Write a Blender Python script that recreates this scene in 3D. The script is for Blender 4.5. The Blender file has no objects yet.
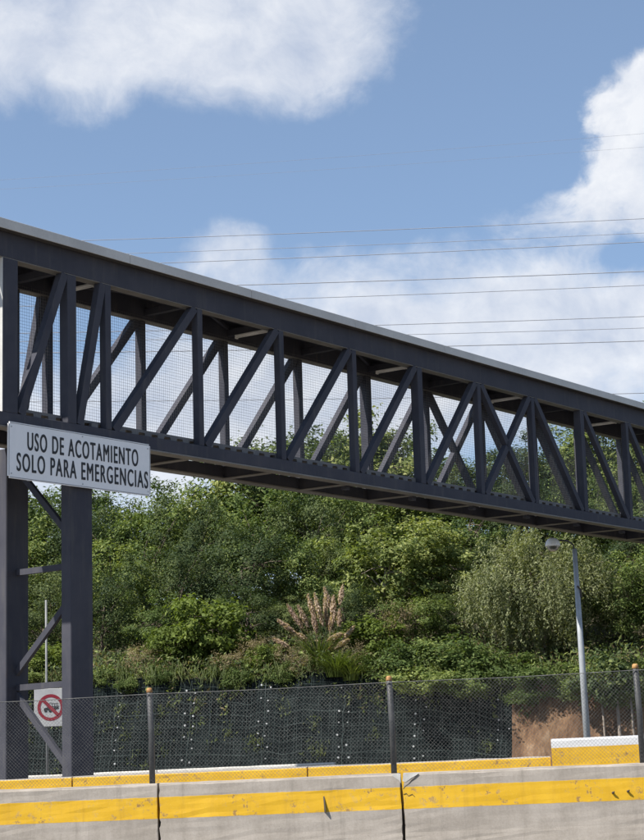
import bpy, bmesh, math, random
import numpy as np
from mathutils import Vector, Matrix

S = bpy.context.scene
COL = S.collection
R = math.radians

# ------------------------------------------------------------------ camera
F_PX, PITCH, ROLL, EYE = 1800.0, 0.1729, 0.0291, 1.45      # focal length in px of the 644x840 photograph
_r0, _u0 = Vector((1, 0, 0)), Vector((0, -math.sin(PITCH), math.cos(PITCH)))
FWD = Vector((0, math.cos(PITCH), math.sin(PITCH)))
RIGHT = _r0 * math.cos(ROLL) - _u0 * math.sin(ROLL)
UP = _r0 * math.sin(ROLL) + _u0 * math.cos(ROLL)
CAM = Vector((0, 0, EYE))
cd = bpy.data.cameras.new('camera')
cam = bpy.data.objects.new('camera', cd)
COL.objects.link(cam)
m = Matrix((RIGHT, UP, -FWD)).transposed().to_4x4()
m.translation = CAM
cam.matrix_world = m
cd.sensor_fit = 'VERTICAL'
cd.sensor_height = 24.0
cd.lens = F_PX / 840 * 24.0
cd.clip_start, cd.clip_end = 0.2, 5000
S.camera = cam


def ray(x, y):
    return (FWD + RIGHT * ((x - 322) / F_PX) + UP * ((420 - y) / F_PX)).normalized()


def at(x, y, Y):
    d = ray(x, y)
    return CAM + d * (Y / d.y)


def hit(x, y, o, n):
    d = ray(x, y)
    return CAM + d * ((o - CAM).dot(n) / d.dot(n))


# ------------------------------------------------------------------ sky and sun
SUN_AZ = Vector((-0.87, -0.50)).normalized()       # horizontal direction towards the sun
SUN_EL = R(52)
SUN = Vector((SUN_AZ.x * math.cos(SUN_EL), SUN_AZ.y * math.cos(SUN_EL), math.sin(SUN_EL)))
ld = bpy.data.lights.new('sun', 'SUN')
ld.energy = 5.0
ld.angle = R(0.53)
ld.color = (1.0, 0.945, 0.87)
lo = bpy.data.objects.new('sun', ld)
lo.rotation_euler = SUN.to_track_quat('Z', 'Y').to_euler()
lo.location = (-30, -20, 40)
COL.objects.link(lo)

W = bpy.data.worlds.new('World')
S.world = W
W.use_nodes = True
nt = W.node_tree
nt.nodes.clear()


class G:
    """small helper to wire nodes"""
    def __init__(s, nt):
        s.nt = nt

    def n(s, t, **kw):
        k = s.nt.nodes.new(t)
        for a, b in kw.items():
            setattr(k, a, b)
        return k

    def put(s, sock, v):
        if isinstance(v, bpy.types.NodeSocket):
            s.nt.links.new(v, sock)
        else:
            sock.default_value = v

    def math(s, op, a, b=0.0, c=None, clamp=False):
        k = s.n('ShaderNodeMath', operation=op, use_clamp=clamp)
        s.put(k.inputs[0], a)
        s.put(k.inputs[1], b)
        if c is not None:
            s.put(k.inputs[2], c)
        return k.outputs[0]

    def vec(s, op, a, b=(0, 0, 0)):
        k = s.n('ShaderNodeVectorMath', operation=op)
        s.put(k.inputs[0], a)
        if op == 'SCALE':
            s.put(k.inputs['Scale'], b)
        else:
            s.put(k.inputs[1], b)
        return k.outputs['Value'] if op in ('DOT_PRODUCT', 'LENGTH') else k.outputs[0]

    def noise(s, v, scale, detail=4, rough=0.55, dist=0.0, out='Fac', dim='3D'):
        k = s.n('ShaderNodeTexNoise', noise_dimensions=dim)
        if v is not None:
            s.put(k.inputs['Vector'], v)
        k.inputs['Scale'].default_value = scale
        k.inputs['Detail'].default_value = detail
        k.inputs['Roughness'].default_value = rough
        k.inputs['Distortion'].default_value = dist
        return k.outputs[out]

    def mix(s, f, a, b, mode='MIX'):
        k = s.n('ShaderNodeMix', data_type='RGBA', blend_type=mode)
        s.put(k.inputs[0], f)
        s.put(k.inputs[6], a)
        s.put(k.inputs[7], b)
        return k.outputs[2]

    def step(s, v, a, b):
        k = s.n('ShaderNodeMapRange', interpolation_type='SMOOTHSTEP')
        s.put(k.inputs[0], v)
        s.put(k.inputs[1], a)
        s.put(k.inputs[2], b)
        return k.outputs[0]

    def ramp(s, v, stops):
        k = s.n('ShaderNodeValToRGB')
        s.put(k.inputs[0], v)
        e = k.color_ramp.elements
        while len(e) < len(stops):
            e.new(0.5)
        for el, (p, c) in zip(e, stops):
            el.position = p
            el.color = (*c, 1)
        return k.outputs[0]


g = G(nt)
tc = g.n('ShaderNodeTexCoord').outputs['Generated']
sky = g.n('ShaderNodeTexSky', sky_type='NISHITA', sun_disc=False)
sky.sun_elevation = SUN_EL
sky.sun_rotation = math.atan2(SUN_AZ.x, SUN_AZ.y)
sky.altitude = 1800
sky.air_density, sky.dust_density, sky.ozone_density = 1.0, 0.6, 2.0
# cumulus: one noise field over the whole sky, thicker or thinner around some directions
d = g.vec('NORMALIZE', tc)
dz = g.n('ShaderNodeSeparateXYZ')
g.put(dz.inputs[0], d)
stretch = g.vec('MULTIPLY', d, (1, 1, 1.15))
warp = g.noise(stretch, 9.0, 3, 0.6, out='Color')
warp = g.vec('SCALE', g.vec('SUBTRACT', warp, (0.5, 0.5, 0.5)), 0.05)
p = g.vec('ADD', stretch, warp)


def cloud_density(p, dirv):
    base = g.noise(p, 6.5, 7, 0.55)
    billow = g.noise(p, 19.0, 7, 0.66)
    dens = g.math('ADD', g.math('MULTIPLY', base, 0.66), g.math('MULTIPLY', billow, 0.34))
    for (x, y, sx, sy, amp) in CLOUDS:
        c = ray(x, y)
        k = g.vec('SUBTRACT', dirv, tuple(c))
        k = g.vec('MULTIPLY', k, (F_PX / sx, F_PX / sx, F_PX / sy))
        q = g.vec('DOT_PRODUCT', k, k)
        e = g.math('EXPONENT', g.math('MULTIPLY', q, -1.0))
        dens = g.math('MULTIPLY_ADD', e, amp, dens)
    return dens


# (direction given by a pixel of the photograph, spread across / up, thicker + or thinner -)
CLOUDS = [(40, -10, 300, 92, .31), (280, 35, 130, 62, .19), (672, 128, 86, 70, .50), (575, 205, 75, 22, .10),
          (400, 320, 240, 66, .21), (215, 245, 62, 34, .17), (330, 262, 60, 34, .10), (560, 360, 240, 90, .18), (110, 420, 260, 80, .27),
          (300, 165, 260, 45, -.26), (490, 70, 100, 110, -.34), (630, 5, 90, 45, -.34), (40, 225, 150, 80, -.22),
          (640, 262, 45, 20, -.18), (40, 330, 90, 50, -.1), (285, 250, 16, 30, -.10)]
dens = cloud_density(p, g.vec('ADD', d, g.vec('SCALE', warp, 0.6)))
off = tuple(Vector((SUN.x, SUN.y, SUN.z * 1.15)) * 0.022)
shade = g.math('SUBTRACT', g.noise(g.vec('ADD', p, off), 17.0, 7, 0.62), g.noise(p, 17.0, 7, 0.62))
kc = g.vec('MULTIPLY', g.vec('SUBTRACT', d, tuple(ray(668, 130))), (F_PX / 150, F_PX / 150, F_PX / 105))
crisp = g.math('EXPONENT', g.math('MULTIPLY', g.vec('DOT_PRODUCT', kc, kc), -1.0))        # one firm cumulus head among softer cloud
lumps = g.math('SUBTRACT', g.noise(p, 46.0, 6, 0.6), 0.5)
dens = g.math('MULTIPLY_ADD', g.math('MULTIPLY_ADD', crisp, 0.30, 0.14), lumps, dens)
cover = g.step(dens, g.math('MULTIPLY_ADD', crisp, 0.09, 0.48), g.math('MULTIPLY_ADD', crisp, -0.08, 0.76))
body = g.step(dens, 0.58, 0.95)
lit = g.math('ADD', g.math('MULTIPLY', shade, -1.7), g.math('MULTIPLY_ADD', crisp, 0.22, 0.55), clamp=True)
lit = g.math('ADD', lit, g.math('MULTIPLY', g.math('SUBTRACT', 0.5, body), 0.25), clamp=True)
ccol = g.mix(lit, (3.7, 4.25, 5.4, 1), (7.2, 7.3, 7.5, 1))
skyc = g.mix(0.17, sky.outputs[0], (4.5, 6.1, 8.3, 1))     # thin high veil over the whole sky
cover = g.math('MULTIPLY', cover, g.math('MULTIPLY_ADD', crisp, 0.08, 0.87))
colr = g.mix(cover, skyc, ccol)
# thin bright haze low over the horizon
hz = g.step(dz.outputs[2], 0.20, -0.02)
colr = g.mix(g.math('MULTIPLY', hz, 0.35), colr, (5.2, 5.6, 6.4, 1))
bg = g.n('ShaderNodeBackground')
g.put(bg.inputs[0], colr)
bg.inputs[1].default_value = 0.085
wo = g.n('ShaderNodeOutputWorld')
nt.links.new(bg.outputs[0], wo.inputs[0])

S.view_settings.view_transform = 'Standard'
S.view_settings.look = 'None'
S.view_settings.gamma = 1.0
S.view_settings.exposure = 0.68
S.view_settings.use_curve_mapping = False
S.render.engine = 'CYCLES'
S.cycles.max_bounces = 6
S.cycles.transparent_max_bounces = 8


# ------------------------------------------------------------------ materials
def new_mat(name):
    mt = bpy.data.materials.new(name)
    mt.use_nodes = True
    t = mt.node_tree
    return mt, G(t), t.nodes['Principled BSDF']


def grainy(name, c1, c2, scale=6.0, rough=0.7, bump=0.15, fine=60.0, metal=0.0, spec=0.4, obj=True):
    """two tones mixed by noise plus a fine relief"""
    mt, g, b = new_mat(name)
    co = g.n('ShaderNodeTexCoord').outputs['Object'] if obj else g.n('ShaderNodeNewGeometry').outputs['Position']
    a = g.noise(co, scale, 6, 0.62)
    f = g.noise(co, fine, 4, 0.6)
    k = g.math('ADD', g.math('MULTIPLY', a, 0.7), g.math('MULTIPLY', f, 0.3))
    g.put(b.inputs['Base Color'], g.mix(g.step(k, 0.32, 0.68), (*c1, 1), (*c2, 1)))
    g.put(b.inputs['Roughness'], g.math('MULTIPLY_ADD', a, 0.25, rough - 0.12))
    b.inputs['Metallic'].default_value = metal
    b.inputs['Specular IOR Level'].default_value = spec
    if bump:
        bp = g.n('ShaderNodeBump')
        bp.inputs['Strength'].default_value = bump
        bp.inputs['Distance'].default_value = 0.01
        g.put(bp.inputs['Height'], k)
        g.put(b.inputs['Normal'], bp.outputs[0])
    return mt


def steel_paint():
    mt, g, b = new_mat('charcoal_steel_paint')
    co = g.n('ShaderNodeNewGeometry').outputs['Position']
    a = g.noise(co, 1.3, 6, 0.65)
    st = g.noise(g.vec('MULTIPLY', co, (9, 9, 1.2)), 1.0, 5, 0.6)
    c = g.mix(g.step(a, 0.3, 0.7), (.054, .056, .071, 1), (.074, .075, .090, 1))
    c = g.mix(g.math('MULTIPLY', g.step(st, 0.5, 0.75), 0.6), c, (.10, .098, .10, 1))
    rust = g.math('MULTIPLY', g.step(g.noise(g.vec('MULTIPLY', co, (7, 7, 1.6)), 1.7, 6, 0.7), 0.6, 0.72), g.step(g.noise(co, 0.8, 3, 0.5), 0.5, 0.65))
    c = g.mix(g.math('MULTIPLY', rust, 0.6), c, (.115, .075, .055, 1))
    g.put(b.inputs['Base Color'], c)
    g.put(b.inputs['Roughness'], g.math('MULTIPLY_ADD', a, 0.3, 0.45))
    b.inputs['Specular IOR Level'].default_value = 0.06
    return mt


def barrier_mat(name, z0, z1, c1, c2, top_white=None):
    """cast concrete with a worn painted yellow band between heights z0 and z1"""
    mt, g, b = new_mat(name)
    co = g.n('ShaderNodeTexCoord').outputs['Object']
    info = g.n('ShaderNodeObjectInfo').outputs['Random']
    cz = g.n('ShaderNodeCombineXYZ')
    g.put(cz.inputs[0], g.math('MULTIPLY', info, 37.0))
    co2 = g.vec('ADD', co, cz.outputs[0])
    sp = g.n('ShaderNodeSeparateXYZ')
    g.put(sp.inputs[0], co)
    a = g.noise(co2, 2.2, 7, 0.65)
    f = g.noise(co2, 55.0, 5, 0.65)
    st = g.noise(g.vec('MULTIPLY', co2, (14, 14, 1.1)), 1.0, 5, 0.6)
    k = g.math('ADD', g.math('MULTIPLY', a, 0.55), g.math('ADD', g.math('MULTIPLY', f, 0.25), g.math('MULTIPLY', st, 0.2)))
    conc = g.mix(g.step(k, 0.34, 0.66), (*c1, 1), (*c2, 1))
    conc = g.mix(g.math('MULTIPLY', g.step(g.noise(co2, 120.0, 2, 0.5), 0.66, 0.72), 0.6), conc, (.16, .15, .135, 1))
    drip = g.math('MULTIPLY', g.step(g.noise(g.vec('MULTIPLY', co2, (5, 5, .35)), 1.0, 6, 0.7), 0.54, 0.74), 0.55)
    conc = g.mix(drip, conc, (.135, .12, .10, 1))
    scuff = g.math('MULTIPLY', g.step(g.noise(g.vec('MULTIPLY', co2, (1.3, 1.3, 26)), 1.0, 6, 0.7), 0.62, 0.72), g.step(g.noise(co2, 1.2, 3, 0.6), 0.5, 0.62))
    conc = g.mix(g.math('MULTIPLY', scuff, 0.5), conc, (.09, .085, .08, 1))
    yel = g.mix(g.step(a, 0.35, 0.7), (.57, .330, .012, 1), (.64, .385, .022, 1))
    yel = g.mix(g.math('MULTIPLY', g.step(st, 0.5, 0.8), 0.35), yel, (.40, .22, .03, 1))
    yel = g.mix(g.math('MULTIPLY', drip, 0.75), yel, (.30, .17, .03, 1))
    yel = g.mix(g.math('MULTIPLY', scuff, 0.6), yel, (.16, .10, .03, 1))
    yel = g.mix(g.math('MULTIPLY', g.step(f, 0.55, 0.75), 0.35), yel, (.66, .45, .12, 1))
    wob = g.math('MULTIPLY', g.math('SUBTRACT', g.noise(co2, 11.0, 5, 0.7), 0.5), 0.014)
    z = g.math('ADD', sp.outputs[2], wob)
    msk = g.math('MULTIPLY', g.step(z, z0 - .003, z0 + .003), g.step(z, z1 + .003, z1 - .003))
    chip = g.math('MULTIPLY', g.step(g.noise(co2, 16.0, 6, 0.75), 0.55, 0.60), g.step(g.noise(co2, 3.1, 2, 0.5), 0.42, 0.58))
    msk2 = g.math('MULTIPLY', msk, g.math('SUBTRACT', 1.0, g.math('MULTIPLY', chip, 0.8)))
    worn = g.mix(g.math('MULTIPLY', msk, chip), conc, (.22, .13, .06, 1))
    c = g.mix(msk2, worn, yel)
    if top_white is not None:
        c = g.mix(g.step(z, top_white - .004, top_white + .004), c, (.58, .59, .60, 1))
    g.put(b.inputs['Base Color'], c)
    g.put(b.inputs['Roughness'], g.math('MULTIPLY_ADD', msk2, -0.25, 0.85))
    b.inputs['Specular IOR Level'].default_value = 0.3
    bp = g.n('ShaderNodeBump')
    bp.inputs['Strength'].default_value = 0.35
    bp.inputs['Distance'].default_value = 0.006
    g.put(bp.inputs['Height'], g.math('ADD', g.math('MULTIPLY', k, 1.0), g.math('MULTIPLY', msk2, 0.3)))
    g.put(b.inputs['Normal'], bp.outputs[0])
    return mt


def leaf_mat(name, c1, c2, c3, trans=0.35, rough=0.5):
    mt, g, b = new_mat(name)
    geo = g.n('ShaderNodeNewGeometry')
    rnd = geo.outputs['Random Per Island']
    orn = g.n('ShaderNodeObjectInfo').outputs['Random']
    big = g.noise(geo.outputs['Position'], 0.9, 3, 0.6)
    v = g.math('ADD', g.math('MULTIPLY', rnd, 0.62), g.math('MULTIPLY', g.math('SUBTRACT', big, 0.5), 1.0))
    v = g.math('ADD', v, g.math('MULTIPLY_ADD', orn, 0.5, -0.06), clamp=True)
    c = g.ramp(v, [(0.08, c1), (0.5, c2), (0.95, c3)])
    g.put(b.inputs['Base Color'], c)
    b.inputs['Roughness'].default_value = rough + .1
    b.inputs['Specular IOR Level'].default_value = 0.14
    tr = g.n('ShaderNodeBsdfTranslucent')
    g.put(tr.inputs[0], g.mix(1.0, c, (1.25, 1.3, 0.55, 1), 'MULTIPLY'))
    mx = g.n('ShaderNodeMixShader')
    mx.inputs[0].default_value = trans
    g.nt.links.new(b.outputs[0], mx.inputs[1])
    g.nt.links.new(tr.outputs[0], mx.inputs[2])
    g.nt.links.new(mx.outputs[0], g.nt.nodes['Material Output'].inputs[0])
    return mt


M = {}
M['steel'] = steel_paint()
M['fascia'] = grainy('pale_roof_flashing', (.46, .45, .425), (.58, .57, .54), 1.2, 0.5, 0.05, 30, obj=False)
M['flange'] = grainy('pale_worn_flange', (.14, .133, .122), (.23, .218, .20), 2.0, 0.6, 0.05, 30, obj=False)
M['soffit'] = grainy('dark_roof_sheet', (.07, .068, .07), (.11, .105, .10), 1.5, 0.6, 0.1, 30, obj=False)
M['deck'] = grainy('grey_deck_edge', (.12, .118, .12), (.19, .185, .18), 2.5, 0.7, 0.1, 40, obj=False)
M['wire'] = grainy('dark_wire', (.10, .10, .105), (.17, .17, .17), 4, 0.45, 0, 60, metal=0.3)
M['galv'] = grainy('galvanised_wire', (.07, .07, .07), (.17, .17, .16), 8, 0.6, 0, 80, spec=.15)
M['lamp_white'] = grainy('white_lamp_housing', (.78, .77, .73), (.86, .85, .82), 5, 0.4, 0, 40)
M['sign_white'] = grainy('sign_white', (.78, .79, .80), (.85, .855, .86), 1.6, 0.4, 0.03, 25)
M['sign_grey'] = grainy('sign_weathered_white', (.34, .34, .34), (.44, .44, .43), 2.5, 0.5, 0.03, 25)
M['sign_edge'] = grainy('sign_grey_line', (.16, .16, .17), (.24, .24, .25), 3, 0.5, 0, 25)
M['sign_back'] = grainy('sign_aluminium', (.35, .35, .35), (.45, .45, .45), 3, 0.4, 0.03, 25, metal=0.6)
M['black'] = grainy('sign_black', (.012, .012, .014), (.025, .025, .028), 5, 0.5, 0, 30)
M['red'] = grainy('sign_red', (.19, .010, .022), (.25, .018, .03), 4, 0.45, 0, 30)
M['rust'] = grainy('rust_yellow_cap', (.22, .10, .03), (.46, .27, .10), 30, 0.7, 0.1, 90)
M['post'] = grainy('dull_fence_post', (.045, .047, .05), (.10, .10, .10), 9, 0.55, 0.1, 80, metal=0.2)
M['pole'] = grainy('pale_grey_pole', (.30, .32, .33), (.42, .44, .45), 3, 0.45, 0.05, 40, metal=0.2)
M['dullpole'] = grainy('dull_galvanised_pole', (.15, .155, .155), (.24, .245, .24), 3, 0.6, 0.05, 40)
M['darksteel'] = grainy('dark_iron', (.035, .03, .028), (.075, .06, .05), 20, 0.7, 0.1, 90)
M['mortar'] = grainy('pale_mortar', (.38, .37, .34), (.50, .49, .46), 14, 0.85, 0.4, 90)
M['cable'] = grainy('cable_grey', (.24, .25, .28), (.31, .32, .35), 2, 0.5, 0, 20)
M['barrier'] = barrier_mat('near_barrier_concrete', 0.718, 0.922, (.27, .238, .20), (.385, .345, .30))
M['barrier3'] = barrier_mat('far_barrier_concrete', -2, -1, (.48, .46, .42), (.60, .58, .53))
M['bark'] = grainy('bark', (.07, .052, .04), (.15, .12, .095), 8, 0.9, 0.6, 40)
M['palebark'] = grainy('pale_bark', (.14, .115, .09), (.26, .22, .18), 8, 0.9, 0.6, 40)
M['asphalt'] = grainy('asphalt', (.042, .042, .044), (.065, .064, .063), 0.7, 0.85, 0.3, 90, obj=False)
M['paint_w'] = grainy('road_paint', (.55, .55, .53), (.75, .75, .72), 3, 0.6, 0.1, 60, obj=False)
M['soil'] = grainy('median_soil', (.14, .115, .085), (.24, .20, .15), 1.5, 0.95, 0.5, 30, obj=False)
M['netwire'] = grainy('net_wire', (.04, .06, .058), (.12, .15, .145), 3, 0.7, 0, 30, spec=.1)
M['anchor'] = grainy('anchor_plate', (.40, .42, .42), (.58, .59, .59), 9, 0.5, 0, 30)

L = {}
L['dark'] = leaf_mat('leaf_dark_fine', (0.032, 0.054, 0.024), (0.067, 0.093, 0.037), (0.176, 0.209, 0.074), .28)
L['mid'] = leaf_mat('leaf_mid_green', (0.050, 0.081, 0.024), (0.098, 0.143, 0.043), (0.259, 0.300, 0.097), .33)
L['pale'] = leaf_mat('leaf_pale_broad', (0.082, 0.113, 0.035), (0.177, 0.217, 0.068), (0.414, 0.428, 0.167), .33)
L['bright'] = leaf_mat('leaf_bright', (.060, .085, .018), (.120, .165, .034), (.215, .26, .07), .36)
L['pepper'] = leaf_mat('leaf_pepper', (0.062, 0.081, 0.043), (0.121, 0.143, 0.072), (0.290, 0.309, 0.167), .33)
L['grass'] = leaf_mat('leaf_grass', (.050, .070, .020), (.100, .128, .040), (.190, .195, .085), .33)
L['dry'] = leaf_mat('leaf_dry', (0.146, 0.115, 0.063), (0.240, 0.198, 0.115), (0.344, 0.292, 0.177), .3, .7)
L['plume'] = leaf_mat('leaf_plume', (.27, .19, .15), (.44, .335, .27), (.60, .49, .40), .42, .8)


# ------------------------------------------------------------------ mesh helpers
def mesh_obj(name, verts, faces, mat, parent=None, smooth=False):
    me = bpy.data.meshes.new(name)
    me.from_pydata([tuple(v) for v in verts], [], faces)
    if smooth:
        me.polygons.foreach_set('use_smooth', [True] * len(me.polygons))
    me.materials.append(mat)
    me.update()
    o = bpy.data.objects.new(name, me)
    COL.objects.link(o)
    if parent:
        o.parent = parent
    return o


class MB:
    def __init__(s):
        s.v, s.f = [], []

    def add(s, vs, fs):
        n = len(s.v)
        s.v += [Vector(v) for v in vs]
        s.f += [tuple(i + n for i in f) for f in fs]
        return s

    def box(s, x0, x1, y0, y1, z0, z1, bev=0.0):
        if bev <= 0:
            vs = [(x, y, z) for z in (z0, z1) for y in (y0, y1) for x in (x0, x1)]
            return s.add(vs, [(0, 2, 3, 1), (4, 5, 7, 6), (0, 1, 5, 4), (2, 6, 7, 3), (0, 4, 6, 2), (1, 3, 7, 5)])
        bm = bmesh.new()
        bmesh.ops.create_cube(bm, size=1)
        for v in bm.verts:
            v.co = Vector(((x0 + x1) / 2 + v.co.x * (x1 - x0), (y0 + y1) / 2 + v.co.y * (y1 - y0), (z0 + z1) / 2 + v.co.z * (z1 - z0)))
        bmesh.ops.bevel(bm, geom=bm.edges[:], offset=bev, segments=1, affect='EDGES')
        bm.verts.index_update()
        s.add([v.co.copy() for v in bm.verts], [tuple(v.index for v in f.verts) for f in bm.faces])
        bm.free()
        return s

    def bar(s, a, b, w, h, side):
        """square bar from a to b; w along `side`, h along the third axis"""
        a, b = Vector(a), Vector(b)
        ax = (b - a).normalized()
        sd = Vector(side)
        sd = (sd - ax * sd.dot(ax)).normalized()
        u = ax.cross(sd)
        vs = []
        for p in (a, b):
            for i, j in ((-1, -1), (1, -1), (1, 1), (-1, 1)):
                vs.append(p + sd * (i * w / 2) + u * (j * h / 2))
        return s.add(vs, [(3, 2, 1, 0), (4, 5, 6, 7), (0, 1, 5, 4), (1, 2, 6, 5), (2, 3, 7, 6), (3, 0, 4, 7)])

    def tube(s, pts, rad, n=6, caps=True):
        pts = [Vector(p) for p in pts]
        rads = rad if isinstance(rad, (list, tuple)) else [rad] * len(pts)
        base = len(s.v)
        up = Vector((0, 0, 1))
        for i, p in enumerate(pts):
            t = (pts[min(i + 1, len(pts) - 1)] - pts[max(i - 1, 0)]).normalized()
            q = up if abs(t.dot(up)) < 0.95 else Vector((1, 0, 0))
            a = t.cross(q).normalized()
            b = t.cross(a)
            for k in range(n):
                an = 2 * math.pi * k / n
                s.v.append(p + (a * math.cos(an) + b * math.sin(an)) * rads[i])
        for i in range(len(pts) - 1):
            for k in range(n):
                k2 = (k + 1) % n
                s.f.append((base + i * n + k, base + i * n + k2, base + (i + 1) * n + k2, base + (i + 1) * n + k))
        if caps:
            s.f.append(tuple(base + k for k in range(n))[::-1])
            s.f.append(tuple(base + (len(pts) - 1) * n + k for k in range(n)))
        return s

    def lathe(s, prof, n=16, c=(0, 0, 0)):
        base = len(s.v)
        for r_, z in prof:
            for k in range(n):
                an = 2 * math.pi * k / n
                s.v.append(Vector((c[0] + r_ * math.cos(an), c[1] + r_ * math.sin(an), c[2] + z)))
        for i in range(len(prof) - 1):
            for k in range(n):
                k2 = (k + 1) % n
                s.f.append((base + i * n + k, base + i * n + k2, base + (i + 1) * n + k2, base + (i + 1) * n + k))
        return s

    def build(s, name, mat, parent=None, smooth=False):
        return mesh_obj(name, s.v, s.f, mat, parent, smooth)


def tag(o, label=None, cat=None, group=None, kind=None):
    if label:
        o['label'] = label
    if cat:
        o['category'] = cat
    if group:
        o['group'] = group
    if kind:
        o['kind'] = kind
    return o


def empty(name, loc=(0, 0, 0), rz=0.0):
    o = bpy.data.objects.new(name, None)
    o.location = loc
    o.rotation_euler = (0, 0, rz)
    o.empty_display_size = 0.3
    COL.objects.link(o)
    return o


def copy_tree(o, parent=None):
    c = o.copy()
    COL.objects.link(c)
    c.parent = parent
    for ch in list(o.children):
        copy_tree(ch, c)
    return c


def text_mesh(txt, width, height, bold=0.0):
    cu = bpy.data.curves.new('lettering', 'FONT')
    cu.body = txt
    cu.size = 1.0
    cu.offset = bold
    cu.space_character = 1.22
    cu.extrude = 0.002
    o = bpy.data.objects.new('lettering', cu)
    COL.objects.link(o)
    bpy.context.view_layer.update()
    me = bpy.data.meshes.new_from_object(o.evaluated_get(bpy.context.evaluated_depsgraph_get()))
    bpy.data.objects.remove(o)
    xs = [v.co.x for v in me.vertices]
    ys = [v.co.y for v in me.vertices]
    x0, x1, y0, y1 = min(xs), max(xs), min(ys), max(ys)
    for v in me.vertices:
        v.co.x = (v.co.x - x0) / (x1 - x0) * width
        v.co.y = (v.co.y - y0) / (y1 - y0) * height
    return me


# ------------------------------------------------------------------ ground and roads
BA = R(8)                                     # the barriers run 8 degrees off square to the view
GRADE = 0.016                                 # and climb gently to the right
bdir, bnor = Vector((math.cos(BA), -math.sin(BA), 0)), Vector((math.sin(BA), math.cos(BA), 0))
NB = at(322, 776.5, 17.6)                       # top front edge of the near barrier at mid picture
NBZ = NB.z
NB = Vector((NB.x, NB.y, 0))


def P(u, v, z=0.0):
    """u along the barriers, v away from the near barrier's face"""
    return NB + bdir * u + bnor * v + Vector((0, 0, z + u * GRADE))


def sheet(name, u0, u1, v0, v1, z, mat, parent=None):
    return mesh_obj(name, [P(u0, v0, z), P(u1, v0, z), P(u1, v1, z), P(u0, v1, z)], [(0, 1, 2, 3)], mat, parent)


tag(mesh_obj('ground', [(x, y, -.03 + (Vector((x, y, 0)) - NB).dot(bdir) * GRADE) for x, y in ((-1500, -1500), (1500, -1500), (1500, 1500), (-1500, 1500))], [(0, 1, 2, 3)], M['soil']), kind='structure')
road = tag(sheet('road', -150, 150, -22, -0.5, 0.0, M['asphalt']), kind='structure')
V2, V3 = 5.0, 12.6                            # faces of the second and third barrier
far_road = tag(sheet('road', -150, 150, V3 + 0.5, 24.6, 0.0, M['asphalt']), kind='structure')
median = tag(sheet('median', -150, 150, 0.7, V3 - 0.3, 0.0, M['soil']), kind='structure')
for v in (-1.1, -20.8):
    sheet('edge_line', -150, 150, v - .06, v + .06, 0.004, M['paint_w'], road)
for v in (-4.7, -8.3, -11.9):
    for k in range(-8, 9):
        sheet('lane_dash', k * 12, k * 12 + 5, v - .06, v + .06, 0.004, M['paint_w'], road)
for v in (V3 + 1.2, 23.4):
    sheet('edge_line', -150, 150, v - .06, v + .06, 0.004, M['paint_w'], far_road)
for v in (V3 + 4.6, V3 + 8.0):
    for k in range(-8, 9):
        sheet('lane_dash', k * 12, k * 12 + 5, v - .06, v + .06, 0.004, M['paint_w'], far_road)


# ------------------------------------------------------------------ concrete barriers
def barrier(name, u0, u1, v, h, mat, seed, jag=0.008, top_w=0.2):
    rnd = random.Random(seed)
    ln = u1 - u0
    prof = [(-.20, 0), (-.20, .08), (-.055, .32), (-.035, .5), (-.02, h * .72), (-.004, h - .022), (.016, h),
            (top_w - .016, h), (top_w + .004, h - .022), (top_w + .02, h * .72), (top_w + .055, .32), (top_w + .2, .08), (top_w + .2, 0)]
    # more rows on the part of the face that shows, so the broken joint edges have a shape
    rows = []
    for (a, b) in zip(prof[:-1], prof[1:]):
        k = 6 if (a[1] >= .3 and b[1] > a[1]) else 1
        rows += [(a[0] + (b[0] - a[0]) * i / k, a[1] + (b[1] - a[1]) * i / k) for i in range(k)]
    rows.append(prof[-1])
    secs = [0.0] + [ln * i / 10 for i in range(1, 10)] + [ln]
    vs, fs = [], []
    n = len(rows)
    for si, x in enumerate(secs):
        for (y, z) in rows:
            dx = 0
            if si in (0, len(secs) - 1):
                dx = abs(rnd.gauss(0, jag)) * (1 if si == 0 else -1)
            dy = rnd.gauss(0, .0012)
            vs.append((x + dx, y + dy, z + (rnd.gauss(0, .0025) if z > h - .03 else 0)))
    for si in range(len(secs) - 1):
        for k in range(n - 1):
            a = si * n + k
            fs.append((a, a + n, a + n + 1, a + 1))
    fs.append(tuple(range(n)))
    fs.append(tuple((len(secs) - 1) * n + k for k in range(n))[::-1])
    o = mesh_obj(name, vs, fs, mat)
    o.location = P(u0, v)
    o.rotation_euler = (0, -math.atan(GRADE), -BA)
    return o


def u_at(x, y=790, v=0.0):
    q = hit(x, y, P(0, v, 1), bnor)
    return (q - NB).dot(bdir)


J = [u_at(160, 800), u_at(404, 790)]
seg = J[1] - J[0]
joints = [J[0] - 2 * seg, J[0] - seg, J[0], J[1], J[1] + seg * 1.03, J[1] + 2 * seg, J[1] + 3 * seg]
NEAR_LABELS = ['', 'concrete barrier with yellow stripe in front of the twin steel columns',
               'concrete barrier with yellow stripe and a rusty spike jutting from its face',
               'concrete barrier with yellow stripe and two sheared bolts in the stripe', '', '']
near = []
for i in range(6):
    o = barrier('concrete_barrier', joints[i] + .006, joints[i + 1] - (.013 if i == 2 else .006), 0, NBZ, M['barrier'], 10 + i, .011 if i in (2, 3) else .006)
    lab = NEAR_LABELS[i] or 'yellow striped concrete barrier carrying the chain link fence'
    tag(o, lab, 'barrier', 'near concrete barrier sections')
    near.append(o)
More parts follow.
